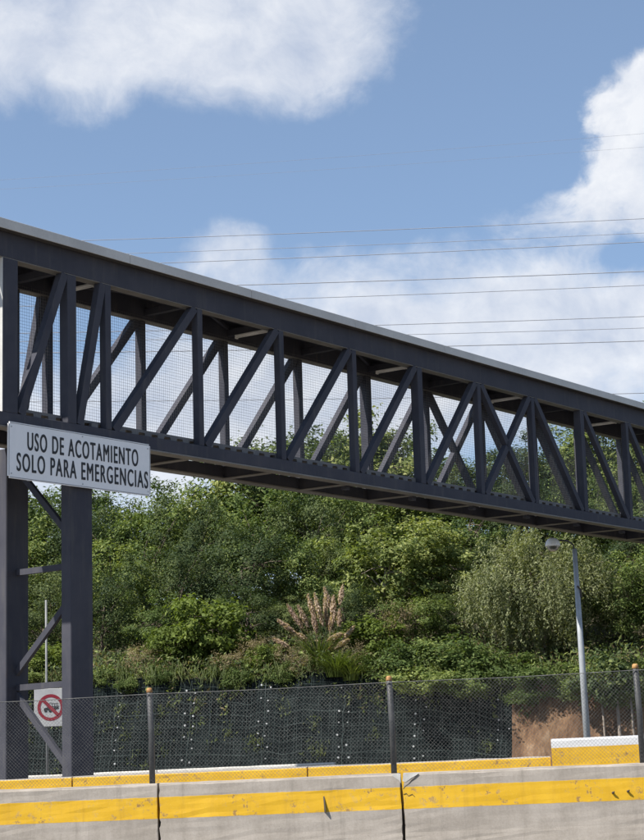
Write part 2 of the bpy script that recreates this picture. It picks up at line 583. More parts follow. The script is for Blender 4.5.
# broken corner and mortar patches at the right joint of the spiked section
cj = near[3]
mb = MB()
mb.add([(.0, -.010, NBZ - .075), (.03, -.0105, NBZ - .085), (.085, -.009, NBZ - .05), (.155, -.006, NBZ - .012), (.15, -.003, NBZ - .002), (.01, -.003, NBZ - .001)], [(0, 1, 2, 3, 4, 5)])
tag(mb.build('mortar_patch', M['mortar'], cj), 'pale mortar patch on the chipped corner')
mb = MB()
mb.add([(seg - .10, -.0065, NBZ - .02), (seg - .03, -.0105, NBZ - .07), (seg - .018, -.0115, NBZ - .095), (seg - .016, -.004, NBZ - .003), (seg - .09, -.0035, NBZ - .004)], [(0, 1, 2, 3, 4)])
tag(mb.build('mortar_patch', M['mortar'], near[2]), 'pale mortar patch on the chipped corner')
mb = MB()
crack = [(.155, NBZ - .012), (.12, NBZ - .045), (.085, NBZ - .07), (.06, NBZ - .10), (.022, NBZ - .125), (.0, NBZ - .15)]
for (a, b) in zip(crack[:-1], crack[1:]):
    mb.bar((a[0], -.0085, a[1]), (b[0], -.0085, b[1]), .008, .005, (0, 1, 0))
mb.build('crack', M['darksteel'], cj)
mb = MB()
crack = [(.0, NBZ - .20), (.03, NBZ - .19), (.05, NBZ - .215), (.085, NBZ - .20), (.11, NBZ - .225)]
for (a, b) in zip(crack[:-1], crack[1:]):
    mb.bar((a[0], -.0135, a[1]), (b[0], -.0135, b[1]), .008, .0045, (0, 1, 0))
mb.build('crack', M['darksteel'], cj)

# the rusty spike and the two sheared bolts stick out of the face
us = u_at(325.5, 800) - (joints[2] + .006)
mb = MB()
zt = NBZ - .185
mb.add([(us - .006, -.012, zt), (us + .006, -.012, zt), (us + .008, -.012, zt - .15), (us - .004, -.012, zt - .15),
        (us + .016, -.062, zt - .128), (us + .020, -.062, zt - .128), (us + .021, -.062, zt - .15), (us + .017, -.062, zt - .15)],
       [(0, 1, 5, 4), (1, 2, 6, 5), (2, 3, 7, 6), (3, 0, 4, 7), (4, 5, 6, 7)])
tag(mb.build('spike', M['darksteel'], near[2]), 'rusty steel spike')
for px_, py_ in ((614, 793), (629, 791.5)):
    q = hit(px_, py_, P(0, -.012, 1), bnor)
    ub = (q - NB).dot(bdir) - (joints[3] + .006)
    q.z -= (q - NB).dot(bdir) * GRADE
    mb = MB()
    mb.tube([(ub, .0, q.z), (ub + .004, -.035, q.z + .004), (ub + .016, -.05, q.z + .012)], [.013, .011, .006], 7)
    mb.box(ub - .013, ub + .017, -.017, -.010, q.z - .012, q.z + .009)
    mb.build('bolt', M['darksteel'], near[3])

# second line (inside the median) and its taller stretch, third line beyond the columns
q = hit(300, 767, P(0, V2, 1), bnor)
h2 = q.z - (q - NB).dot(bdir) * GRADE
M['barrier2'] = barrier_mat('median_barrier_concrete', 0.40, h2 - .012, (.27, .245, .215), (.36, .335, .30))
u_step = u_at(552, 745, V2)
seg2 = 3.0
k = 0
u = u_step
while u > u_step - 21:
    o = barrier('median_barrier', u - seg2 + .006, u - .006, V2, h2, M['barrier2'], 40 + k, .005)
    tag(o, 'low median barrier with yellow painted face behind the chain link fence', 'barrier', 'low yellow median barriers')
    u -= seg2
    k += 1
q = hit(552, 739.2, P(0, V2 - .02, 1), bnor)
h3 = q.z - (q - NB).dot(bdir) * GRADE
M['barrier_tall'] = barrier_mat('tall_barrier_concrete', 0.3, h3 - .105, (.27, .245, .215), (.36, .335, .30), h3 - .105)
for k in range(3):
    o = barrier('median_barrier', u_step + .008 + 3 * k, u_step + 3 * k + 2.99, V2 - .03, h3, M['barrier_tall'], 60 + k, .004)
    tag(o, 'taller median barrier with white top edge over a yellow face', 'barrier', 'tall yellow and white median barriers')
q = hit(150, 770.4, P(0, V3, 1), bnor)
h4 = q.z - (q - NB).dot(bdir) * GRADE
ufar = u_at(335, 765, V3)
for k in range(5):
    o = barrier('far_barrier', ufar - 3 * k - 3 + .006, ufar - 3 * k - .006, V3, h4, M['barrier3'], 80 + k, .004)
    tag(o, 'pale unpainted concrete barrier behind the steel columns', 'barrier', 'pale barriers beyond the columns')

# ------------------------------------------------------------------ chain link fence on the near barrier
fence = empty('chain_link_fence', P(joints[0], .1, NBZ), -BA)
fence.rotation_euler = (0, -math.atan(GRADE), -BA)
tag(fence, 'chain link fence with dark tube posts on top of the concrete barrier', 'fence')
post_u = [u_at(150, 780) - 2 * seg, u_at(150, 780) - seg, u_at(150, 780), u_at(393, 770), u_at(643, 760), u_at(643, 760) + seg]
FH = 0.905
for i, pu in enumerate(post_u):
    x = pu - joints[0]
    mb = MB().tube([(x, 0, -.02), (x + .004, .002, FH * .5), (x - .004, 0, FH)], .029, 10)
    po = mb.build('post', M['post'], fence, True)
    MB().lathe([(.0, .022), (.016, .021), (.028, .012), (.031, -.012), (.030, -.026), (.027, -.027)], 10, (x - .004, 0, FH)).build('cap', M['rust'], po, True)
for i in range(len(post_u) - 1):
    x0, x1 = post_u[i] - joints[0], post_u[i + 1] - joints[0]
    mb = MB()
    pit, top, bot = .036, FH - .045, .012
    hh = top - bot
    rr = random.Random(i)
    nl = int((x1 - x0 + hh) / pit) + 1
    for sgn in (1, -1):
        for k in range(nl):
            a = x0 - hh + k * pit
            xa, xb = a, a + hh
            za, zb = bot, top
            if xa < x0:
                za += x0 - xa
                xa = x0
            if xb > x1:
                zb -= xb - x1
                xb = x1
            if zb - za < .02:
                continue
            j = rr.gauss(0, .002)
            if sgn > 0:
                pa, pb = (xa + j, -.032, za), (xb + j, -.032, zb)
            else:
                pa, pb = (x0 + x1 - xa + j, -.036, za), (x0 + x1 - xb + j, -.036, zb)
            mid = (Vector(pa) + Vector(pb)) / 2 + Vector((0, rr.gauss(0, .006), 0))
            mb.tube([pa, mid, pb], .0011, 3, False)
    tag(mb.build('chain_link_mesh', M['galv'], fence), kind='stuff')
    MB().tube([(x0, -.034, top + .004), ((x0 + x1) / 2, -.034, top - .006), (x1, -.034, top + .004)], .0035, 4).build('tension_wire', M['galv'], fence)

# ------------------------------------------------------------------ footbridge
PHI, LB = 0.6277, 2.2
BX, BY = -3.2478, 27.0713
ZL, ZC, ZT, ZR, ZF = 4.4502 + EYE, 4.6757 + EYE, 6.9604 + EYE, 7.335 + EYE, 7.4712 + EYE
WB = 1.38                                     # width over the two trusses
bridge = empty('footbridge', (BX, BY, 0), math.pi / 2 - PHI)
tag(bridge, 'charcoal steel truss footbridge with pale roof edge crossing the highway', 'bridge')


def BP(s, w, z):
    return Vector((BX + s * math.sin(PHI) - w * math.cos(PHI), BY + s * math.cos(PHI) + w * math.sin(PHI), z))


ST = [-2.07, -.8] + [LB * i for i in range(12)] + [LB * 11 + .8, LB * 11 + 2.07]
PW = [.30, .19] + [.13] * 4 + [.17] + [.13] * 2 + [.17] + [.13] * 4 + [.19, .30]
SE0, SE1 = ST[0] - .9, ST[-1] + .9
bt = .006
for w0 in (0.0, WB - .2):
    MB().box(SE0, SE1, w0, w0 + .2, ZL + .028, ZC, .006).build('bottom_chord', M['steel'], bridge)
    MB().box(SE0, SE1, w0 - .012, w0 + .212, ZL, ZL + .026, .004).build('flange', M['flange'], bridge)
    MB().box(SE0 + .5, SE1 - .5, w0 + .006, w0 + .194, ZT - .010, ZT - .001).build('cover_strip', M['flange'], bridge)
    MB().box(SE0, SE1, w0, w0 + .2, ZT, ZR, .006).build('top_chord', M['steel'], bridge)
    wi = w0 if w0 == 0 else w0 + .09
    for s, pw in zip(ST, PW):
        d_ = min(pw, .17)
        ww = wi + .002 if w0 == 0 else w0 + .2 - d_ - .002
        MB().box(s - pw / 2, s + pw / 2, ww, ww + d_, ZC + .001, ZT - .011, bt).build('post', M['steel'], bridge)
    wd = (w0 + .062) if w0 == 0 else (w0 + .2 - .062)

    def diag(i, j):
        """from the foot of post i to the head of post j"""
        a, b = ST[i], ST[j]
        sg = 1 if b > a else -1
        a2, b2 = a + sg * (PW[i] / 2 + .075), b - sg * (PW[j] / 2 + .045)
        MB().bar((a2, wd, ZC + .002), (b2, wd, ZT - .012), .115, .135, (0, 1, 0)).build('diagonal', M['steel'], bridge)
    for i in range(0, 8):
        diag(i, i + 1)
    diag(8, 7)
    for i in range(8, 15):
        diag(i + 1, i)

# cross beams, roof, deck
mb = MB()
mb.box(SE0 + .25, SE1 + .1, -.15, WB + .15, ZR + .002, ZF - .012)
mb.build('roof_sheet', M['soffit'], bridge)
for w0, w1 in ((-.165, -.150), (WB + .150, WB + .165)):
    s = SE0 + .25
    while s < SE1:
        e = min(s + 3.05, SE1 + .1)
        MB().box(s + .003, e - .003, w0, w1, ZR - .012, ZF, .003).build('fascia', M['fascia'], bridge)
        s = e
for e0 in (SE0 + .235, SE1 + .1):
    MB().box(e0, e0 + .014, -.15, WB + .15, ZR - .01, ZF).build('fascia', M['fascia'], bridge)
for s in ST:
    MB().box(s - .05, s + .05, .2, WB - .2, ZT + .06, ZT + .18, .005).build('cross_beam', M['steel'], bridge)
for i, (a, b) in enumerate(zip(ST[:-1], ST[1:])):
    z = ZT + .21
    pa, pb = ((a, .2, z), (b, WB - .2, z)) if i % 2 else ((a, WB - .2, z), (b, .2, z))
    MB().bar(pa, pb, .06, .05, (0, 0, 1)).build('roof_brace', M['steel'], bridge)
for k in range(3):
    w = .2 + (WB - .4) * (k + .5) / 3
    MB().box(SE0, SE1, w - .03, w + .03, ZR - .09, ZR - .002).build('purlin', M['steel'], bridge)
# ribbed steel deck seen end on: slab with trapezoid flutes underneath
prof = []
s = SE0
pitch = .305
while s < SE1 - pitch:
    prof += [(s, 0), (s + .115, 0), (s + .130, .072), (s + .270, .072), (s + .285, 0)]
    s += pitch
prof.append((SE1, 0))
vs, fs = [], []
n = len(prof)
d0, d1 = .135, WB - .135
for w in (d0, d1):
    for (x, z) in prof:
        vs.append((x, w, ZC + .004 + z))
    for (x, z) in prof:
        vs.append((x, w, ZC + .118))
for i in range(n - 1):
    for o_ in (0, 2 * n):
        q = (o_ + i, o_ + i + 1, o_ + n + i + 1, o_ + n + i)
        fs.append(q if o_ == 0 else q[::-1])
    fs.append((i, 2 * n + i, 2 * n + i + 1, i + 1))
    fs.append((n + i, n + i + 1, 3 * n + i + 1, 3 * n + i))
mesh_obj('deck', vs, fs, M['deck'], bridge)
# under the deck
s = SE0 + .6
k = 0
while s < SE1 - .3:
    cb = MB().box(s - .05, s + .05, .2, WB - .2, ZL + .01, ZC - .004).build('floor_beam', M['steel'], bridge)
    MB().box(s - .075, s + .075, .213, WB - .213, ZL - .006, ZL + .009).build('flange', M['flange'], cb)
    s += LB
    k += 1
for i in range(5, 14):
    MB().box(ST[i] - .07, ST[i] + .07, .24, .34, ZL - .07, ZL + .008, .004).build('splice_plate', M['steel'], bridge)
# gusset blocks at the first joints, in the paler deck grey
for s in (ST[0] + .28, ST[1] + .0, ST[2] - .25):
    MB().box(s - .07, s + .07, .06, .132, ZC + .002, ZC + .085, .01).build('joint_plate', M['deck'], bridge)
MB().box(ST[0] - .157, ST[0] - .151, .004, .171, ZC + .002, ZT - .012).build('end_plate', M['fascia'], bridge)
# fine welded wire screen inside the rear truss
mb = MB()
ws = WB - .21
z0, z1 = ZC + .12, ZT + .05
s = SE0 + .03
while s < SE1:
    mb.tube([(s, ws, z0), (s, ws, z1)], .0022, 3, False)
    s += .05
z = z0
while z < z1:
    mb.tube([(SE0, ws - .003, z), (SE1, ws - .003, z)], .0022, 3, False)
    z += .05
tag(mb.build('wire_screen', M['wire'], bridge), kind='stuff')
# twin columns with lattice, at both ends
for sx0, sx1 in ((-.85, -.38), (LB * 11 + .38, LB * 11 + .85)):
    WC = WB - .035
    MB().box(sx0 + .1, sx1 - .1, .21, WC - .006, ZL - .22, ZL - .012, .008).build('cap_beam', M['steel'], bridge)
    for w0 in (0.004, WC):
        MB().box(sx0, sx1, w0, w0 + .2, -.05, ZL - .001, .012).build('column', M['steel'], bridge)
        MB().box(sx0 - .05, sx1 + .05, w0 - .05, w0 + .25, .0, .03).build('base_plate', M['steel'], bridge)
    sm = (sx0 + sx1) / 2
    wf, wr = .19, WC + .02
    zz = lambda x, y: hit(x, y, BP(sm, .7, 3), Vector((math.sin(PHI), math.cos(PHI), 0))).z
    lat = [((wr, zz(12, 468)), (wf, zz(60, 541))), ((wr, zz(16, 573)), (wf, zz(60, 567))), ((wr, zz(16, 674)), (wf, zz(60, 597))),
           ((wr, zz(17, 688)), (wf, zz(60, 684))), ((wr, zz(16, 694)), (wf, zz(66, 776))), ((wr, .78), (wf, .72))]
    for (a, za), (b, zb) in lat:
        MB().bar((sm, a + .01, za), (sm, b - .01, zb), .07, .09, (1, 0, 0)).build('lattice_bar', M['steel'], bridge)
# strip lights under every other cross beam
for i in range(2, 14, 2):
    s = ST[i] - .02
    t = empty('strip_light', BP(s, .69, ZT + .058), math.pi / 2 - PHI)
    tag(t, 'white strip light under the footbridge roof', 'light', 'strip lights under the bridge roof')
    MB().box(-.05, .05, -.42, .30, -.035, 0, .006).build('housing', M['lamp_white'], t)
    MB().tube([(0, -.40, -.045), (0, .28, -.045)], .013, 8).build('tube', M['lamp_white'], t, True)
    for e in (-.415, .295):
        MB().box(-.035, .035, e - .014, e + .014, -.064, -.034).build('lamp_holder', M['lamp_white'], t)

# big white sign on the bottom chord
WS, HS = 3.03, .815
sg = empty('highway_sign', BP(-2.18, -.06, 5.165), math.pi / 2 - PHI)
tag(sg, 'long white sign reading USO DE ACOTAMIENTO SOLO PARA EMERGENCIAS on the bridge', 'sign')
bm = bmesh.new()
bmesh.ops.create_cube(bm, size=1)
for v in bm.verts:
    v.co = Vector((WS / 2 + v.co.x * WS, v.co.y * .02, HS / 2 + v.co.z * HS))
bmesh.ops.bevel(bm, geom=[e for e in bm.edges if abs(e.verts[0].co.y - e.verts[1].co.y) > .01], offset=.028, segments=4, affect='EDGES')
me = bpy.data.meshes.new('plate')
bm.to_mesh(me)
bm.free()
me.materials.append(M['sign_white'])
pl = bpy.data.objects.new('plate', me)
COL.objects.link(pl)
pl.parent = sg
mb = MB()
for (a0, a1, b0, b1) in ((.03, WS - .03, .012, .020), (.03, WS - .03, HS - .020, HS - .012), (.010, .018, .04, HS - .04), (WS - .018, WS - .010, .04, HS - .04)):
    mb.box(a0, a1, -.0125, -.0095, b0, b1)
mb.build('border', M['sign_edge'], sg)
for (x, z) in ((.06, .07), (.06, HS - .07), (WS - .06, .07), (WS - .06, HS - .07), (WS / 2, .05), (WS / 2, HS - .05)):
    MB().tube([(x, -.017, z), (x, -.008, z)], .011, 8).build('bolt', M['sign_back'], sg)
for w in (.45, WS - .45):
    MB().box(w - .03, w + .03, .0105, .045, -.0, HS - .03).build('bracket', M['sign_back'], sg)
for txt, x0, x1, zc in (('USO DE ACOTAMIENTO', .125, .905, .70), ('SOLO PARA EMERGENCIAS', .055, .978, .305)):
    tm = text_mesh(txt, (x1 - x0) * WS, .262, .0)
    bmx = bmesh.new()
    for dx_, dy_, dz_ in ((0, 0, 0), (.0045, 0, .0004), (-.0045, 0, -.0004), (0, .003, .0008), (0, -.003, -.0008)):
        tm.transform(Matrix.Translation((dx_, dy_, dz_)))
        bmx.from_mesh(tm)
        tm.transform(Matrix.Translation((-dx_, -dy_, -dz_)))
    bmx.to_mesh(tm)
    bmx.free()
    tm.materials.append(M['black'])
    to = bpy.data.objects.new('lettering', tm)
    COL.objects.link(to)
    to.parent = sg
    to.rotation_euler = (R(90), 0, 0)
    to.location = (x0 * WS, -.0135, zc * HS - .1325)

# ------------------------------------------------------------------ hillside
HA = R(14)
hd, hn = Vector((math.cos(HA), -math.sin(HA), 0)), Vector((math.sin(HA), math.cos(HA), 0))
H0 = Vector((0, 46.0, 0))
rng = np.random.default_rng(5)
_ph = rng.uniform(0, 6.28, (24, 2))
_kk = rng.normal(0, 1, (24, 2))


def lump(u, t, f=1.0):
    r_ = 0
    for i in range(12):
        fr = f * (0.35 + 0.22 * i)
        r_ += math.sin(u * fr * _kk[i, 0] + t * fr * _kk[i, 1] + _ph[i, 0]) / (1 + .55 * i)
    return r_ * 0.3


def sstep(a, b, x):
    x = max(0, min(1, (x - a) / (b - a)))
    return x * x * (3 - 2 * x)


NET_END = None


def hill_z(u, t):
    """ground height t metres behind the foot of the bank"""
    top = 3.08 + .22 * lump(u, 0, 1.3) + .22 * lump(u * 3.3, 2, 1.2) - .45 * sstep(1.5, 4.5, u)
    lean = 1.1
    if t < lean:
        return -.4 + (top + .4) * (t / lean)
    sl = .19 + .13 * sstep(-8, 1.5, u) + .02 * sstep(4, 9, u)
    tt = t - lean
    flat = 17.0
    z = top + sl * min(tt, flat) + .06 * max(0, tt - flat)
    return z + .18 * lump(u, t, 1.0) * min(1, tt / 2)


def HP(u, t, z=None):
    q = H0 + hd * u + hn * t
    q.z = hill_z(u, t) if z is None else z
    return q


def hill_u(px, t, y=650):
    q = hit(px, y, H0 + hn * t, hn)
    return (q - H0).dot(hd)


def hillside_mat():
    mt, g, b = new_mat('bank_soil')
    co = g.n('ShaderNodeNewGeometry').outputs['Position']
    a = g.noise(co, .9, 7, .65)
    f = g.noise(co, 7.0, 6, .7)
    k = g.math('ADD', g.math('MULTIPLY', a, .5), g.math('MULTIPLY', f, .5))
    c = g.ramp(k, [(.3, (.035, .038, .02)), (.5, (.07, .062, .036)), (.7, (.13, .105, .06))])
    g.put(b.inputs['Base Color'], c)
    b.inputs['Roughness'].default_value = .95
    bp = g.n('ShaderNodeBump')
    bp.inputs['Strength'].default_value = .6
    bp.inputs['Distance'].default_value = .06
    g.put(bp.inputs['Height'], k)
    g.put(b.inputs['Normal'], bp.outputs[0])
    return mt


def net_mat():
    mt, g, b = new_mat('dark_erosion_net')
    co = g.n('ShaderNodeNewGeometry').outputs['Position']
    a = g.noise(co, 1.1, 6, .65)
    st = g.noise(g.vec('MULTIPLY', co, (5, 5, 1.0)), 1.0, 6, .7)
    f = g.noise(co, 22.0, 5, .75)
    k = g.math('ADD', g.math('MULTIPLY', a, .3), g.math('ADD', g.math('MULTIPLY', st, .35), g.math('MULTIPLY', f, .35)))
    c = g.ramp(k, [(.40, (.003, .005, .006)), (.5, (.009, .014, .015)), (.58, (.022, .031, .031)), (.68, (.062, .074, .070))])
    c = g.mix(g.math('MULTIPLY', g.step(f, .64, .74), .45), c, (.13, .165, .155, 1))
    g.put(b.inputs['Base Color'], c)
    b.inputs['Roughness'].default_value = .8
    b.inputs['Specular IOR Level'].default_value = .05
    bp = g.n('ShaderNodeBump')
    bp.inputs['Strength'].default_value = 1.0
    bp.inputs['Distance'].default_value = .12
    g.put(bp.inputs['Height'], g.math('ADD', k, g.math('MULTIPLY', f, .4)))
    g.put(b.inputs['Normal'], bp.outputs[0])
    return mt


def earth_mat():
    mt, g, b = new_mat('orange_earth')
    co = g.n('ShaderNodeNewGeometry').outputs['Position']
    a = g.noise(g.vec('MULTIPLY', co, (1, 1, .6)), 1.4, 7, .65)
    f = g.noise(g.vec('MULTIPLY', co, (6, 6, 2)), 1.3, 6, .7)
    k = g.math('ADD', g.math('MULTIPLY', a, .55), g.math('MULTIPLY', f, .45))
    c = g.ramp(k, [(.36, (.045, .025, .014)), (.48, (.12, .066, .035)), (.58, (.21, .125, .068)), (.72, (.36, .27, .18))])
    g.put(b.inputs['Base Color'], c)
    b.inputs['Roughness'].default_value = .95
    bp = g.n('ShaderNodeBump')
    bp.inputs['Strength'].default_value = .9
    bp.inputs['Distance'].default_value = .12
    g.put(bp.inputs['Height'], k)
    g.put(b.inputs['Normal'], bp.outputs[0])
    return mt


def fold(u, z):
    """bulges of the bank and soft vertical folds of the net hanging on it"""
    return .16 * lump(u * 3, z * 3, 1.0) + .05 * lump(u * 11, z * 1.6, 1.3) + .03 * lump(u * 15, z * 14, 1.5)


U_END = hill_u(508, .5, 715)                  # where the net stops and bare earth begins
us_ = np.concatenate([np.arange(-60, -14, 2.0), np.arange(-14, 14, .12), np.arange(14, 60, 2.0)])
ts_ = [0] + [round(.055 * k, 3) for k in range(1, 20)] + [1.1, 1.25, 1.6, 2.2, 3, 4, 5, 6, 7.5, 9, 11, 13, 15, 18, 22, 30, 45, 80]
vs, fs = [], []
for u in us_:
    for t in ts_:
        q = HP(float(u), t)
        if 0 < t < 1.12 and abs(u) < 14:
            q += hn * fold(float(u), q.z)
        vs.append(q)
nt_ = len(ts_)
wall_f, hill_f, earth_f = [], [], []
for i in range(len(us_) - 1):
    for j in range(nt_ - 1):
        f = (i * nt_ + j, (i + 1) * nt_ + j, (i + 1) * nt_ + j + 1, i * nt_ + j + 1)
        if ts_[j + 1] <= 1.12:
            (wall_f if us_[i] < U_END else earth_f).append(f)
        else:
            hill_f.append(f)
hs = tag(mesh_obj('hillside', vs, hill_f, hillside_mat(), None, True), kind='structure')
for nm, ff, mt_ in (('earth_bank', earth_f, earth_mat()),):
    used = sorted({i for f in ff for i in f})
    mp = {a: b for b, a in enumerate(used)}
    tag(mesh_obj(nm, [vs[i] for i in used], [tuple(mp[i] for i in f) for f in ff], mt_, None, True), kind='structure')
# the netted face: cloth, cables and anchor plates
net = empty('slope_netting', HP(hill_u(300, 0), 0, 0))
tag(net, 'dark green erosion netting pinned over the steep bank with white anchors', 'netting')
used = sorted({i for f in wall_f for i in f})
mp = {a: b for b, a in enumerate(used)}
inv = Matrix.Translation(-net.location)
wv = [inv @ vs[i] for i in used]
mesh_obj('net_sheet', wv, [tuple(mp[i] for i in f) for f in wall_f], net_mat(), net, True)


def face_pt(u, fr, out=.03):
    """a point on the netted face at fraction fr of its height"""
    t = fr * 1.1
    q = HP(u, t)
    q += hn * fold(u, q.z) if 0 < t < 1.12 else Vector()
    return inv @ (q - hn * out)


rr = random.Random(3)
u_left = hill_u(-30, .5)
for k in range(9):
    fr = .12 + .1 * k
    pts = [face_pt(u_left + (U_END - u_left - .05) * i / 60, fr + .006 * math.sin(i * .9 + k) + rr.gauss(0, .004), .035) for i in range(61)]
    MB().tube(pts, .0035, 4, False).build('net_cable', M['netwire'], net)
cols = [112, 187, 262, 342, 418, 500]
for px_ in cols:
    u = hill_u(px_, .5, 715)
    dx = .12 * (px_ - 300) / 300
    pts = [face_pt(u + rr.gauss(0, .02), .03 + .95 * i / 14, .03) for i in range(15)]
    MB().tube(pts, .006, 5, False).build('lacing_cable', M['netwire'], net)
    for k in range(10):
        for side in (0, 1):
            if rr.random() < (.16 if side == 0 else .45):
                continue
            fr = .10 + .088 * k + rr.gauss(0, .006) + .02 * side
            q = face_pt(u + (.10 if side == 0 else -.13) * (1 if px_ < 300 else -1) + rr.gauss(0, .02), fr, .05)
            sz = rr.uniform(.015, .027)
            mbp = MB()
            mbp.tube([q + hn * .03, q - hn * .012], sz, 7)
            mbp.build('anchor_plate', M['anchor'], net)
wp, wn = [], np.random.default_rng(44)
for k in range(70):
    u = u_left + (U_END - u_left - .3) * wn.uniform(0, 1) ** 1.35
    fr = wn.uniform(.08, .97) ** .8
    c_ = np.array(face_pt(float(u), float(fr), .05))
    wp.append(c_ + wn.normal(0, 1, (int(wn.uniform(10, 55)), 3)) * np.array([.10, .05, .13]))
wp = np.concatenate(wp)
WEEDS = (wp, wn)
# fine mesh of the netting, too small to pick apart
mb = MB()
u = u_left
while u < U_END - .05:
    sk = rr.gauss(0, .05)
    mb.tube([face_pt(u + sk * i / 6, .02 + .96 * i / 6, .02) for i in range(7)], .0035, 3, False)
    u += .13
for k in range(22):
    mb.tube([face_pt(u_left + (U_END - u_left - .06) * i / 50, .03 + .043 * k + .004 * math.sin(i * 1.7 + k), .02) for i in range(51)], .003, 3, False)
tag(mb.build('net_mesh', M['netwire'], net), kind='stuff')


# ------------------------------------------------------------------ foliage
def leaf_mesh(name, pos, nrm, ax, ln, wd, mat, fold=.12):
    """many small leaf blades; arrays of centre, normal, axis, length, width"""
    n = len(pos)
    ax = ax - nrm * (ax * nrm).sum(1, keepdims=True)
    ax /= np.linalg.norm(ax, axis=1, keepdims=True) + 1e-9
    sd = np.cross(nrm, ax)
    ln, wd = ln[:, None], wd[:, None]
    a = pos - ax * ln * .5
    b = pos + sd * wd * .5 + nrm * wd * fold - ax * ln * .05
    c = pos + ax * ln * .5 - nrm * ln * .06
    d_ = pos - sd * wd * .5 + nrm * wd * fold - ax * ln * .05
    v = np.stack([a, b, c, d_], 1).reshape(-1, 3)
    me = bpy.data.meshes.new(name)
    me.vertices.add(4 * n)
    me.vertices.foreach_set('co', v.astype(np.float32).ravel())
    me.loops.add(4 * n)
    me.loops.foreach_set('vertex_index', np.arange(4 * n, dtype=np.int32))
    me.polygons.add(n)
    me.polygons.foreach_set('loop_start', np.arange(0, 4 * n, 4, dtype=np.int32))
    me.polygons.foreach_set('loop_total', np.full(n, 4, dtype=np.int32))
    me.materials.append(mat)
    me.update(calc_edges=True)
    me.validate()
    return me


def unit(a):
    return a / (np.linalg.norm(a, axis=1, keepdims=True) + 1e-9)


def make_crown(seed, H, Rr, ncl, per, ll, lw, mat, z0=.12, flat=1.0, rc=.38, droop=0.0):
    """leaf clumps spread through an uneven crown; returns mesh and clump centres"""
    r = np.random.default_rng(seed)
    dirs = unit(r.normal(0, 1, (ncl, 3)))
    rad = r.uniform(.25, 1.0, ncl) ** .45
    lob = 1 + .28 * np.sin(dirs[:, 0] * 4 + seed) * np.cos(dirs[:, 1] * 5 + seed * 1.7) + .15 * np.sin(dirs[:, 2] * 7 + seed)
    c = dirs * (rad * lob)[:, None] * np.array([Rr, Rr, H * (1 - z0) / 2 * flat])
    c[:, 2] += H * (z0 + (1 - z0) / 2)
    c[:, 2] = np.maximum(c[:, 2], .15)
    idx = np.repeat(np.arange(ncl), per)
    n = len(idx)
    sz = r.uniform(.55, 1.25, ncl)[idx]
    offs = r.normal(0, 1, (n, 3)) * np.array([1, 1, .72]) * (rc * sz)[:, None] * .62
    pos = c[idx] + offs
    out = unit(pos - np.array([0, 0, H * .45]))
    nrm = unit(out * .55 + unit(offs) * .35 + r.normal(0, .55, (n, 3)) + np.array([0, 0, .55]))
    ax = unit(out * .6 + r.normal(0, .8, (n, 3)) + np.array([0, 0, -droop]))
    s = r.uniform(.6, 1.35, n)
    me = leaf_mesh('crown', pos, nrm, ax, ll * s, lw * s, mat)
    return me, c


def make_trunk(seed, H, c, r0, lean=.12):
    r = random.Random(seed)
    mb = MB()
    a = Vector((0, 0, -.25))
    mid = Vector((r.gauss(0, lean), r.gauss(0, lean), H * .3))
    top = Vector((mid.x + r.gauss(0, lean * 2), mid.y + r.gauss(0, lean * 2), H * .62))
    mb.tube([a, Vector((mid.x * .4, mid.y * .4, H * .12)), mid, top], [r0 * 1.3, r0, r0 * .8, r0 * .4], 7)
    ch = sorted(range(len(c)), key=lambda i: r.random())[:min(16, len(c))]
    for i in ch:
        e = Vector(c[i])
        s0 = mid.lerp(top, r.uniform(0, 1))
        md = s0.lerp(e, .5) + Vector((r.gauss(0, .1), r.gauss(0, .1), .12))
        mb.tube([s0, md, e], [r0 * .38, r0 * .24, r0 * .1], 5, False)
    return mb


def make_tree(name, seed, H, Rr, ncl, per, ll, lw, mat, bark='bark', r0=.09, **kw):
    me, c = make_crown(seed, H, Rr, ncl, per, ll, lw, mat, **kw)
    t = empty(name)
    co = bpy.data.objects.new('crown', me)
    COL.objects.link(co)
    co.parent = t
    make_trunk(seed, H, c, r0).build('trunk', M[bark], t, True)
    t['H'], t['W'] = float(max(v.co.z for v in me.vertices)) - .12, Rr
    return t


_w, _g = WEEDS
_n = len(_w)
_o = bpy.data.objects.new('weeds', leaf_mesh('weeds', _w, unit(_g.normal(0, .6, (_n, 3)) + np.array([-.2, -.7, .5])), unit(_g.normal(0, .5, (_n, 3)) + np.array([0, -.2, .7])),
                                             _g.uniform(.06, .16, _n), _g.uniform(.015, .035, _n), L['grass']))
COL.objects.link(_o)
_o.parent = net
tag(_o, kind='stuff')

PROTO = {
    'dark': [make_tree('dark_shrub', 11 + i, 4.2, 2.1, 74, 225, .105, .05, L['dark'], rc=.40) for i in range(3)],
    'mid': [make_tree('green_shrub', 21 + i, 4.0, 1.9, 62, 190, .125, .058, L['mid'], rc=.38) for i in range(3)],
    'pale': [make_tree('broadleaf_tree', 31 + i, 4.6, 2.0, 72, 165, .155, .082, L['pale'], 'palebark', rc=.36) for i in range(2)],
    'bright': [make_tree('bright_bush', 41 + i, 2.2, 1.25, 60, 95, .15, .085, L['bright'], r0=.05, rc=.30) for i in range(2)],
    'dryb': [make_tree('dry_bush', 61, 1.6, .9, 34, 60, .09, .03, L['dry'], 'palebark', r0=.035, rc=.26, z0=.05)],
    'low': [make_tree('low_bush', 51 + i, 1.5, 1.35, 60, 110, .13, .065, L['mid'], r0=.04, rc=.30, z0=.02) for i in range(2)],
}


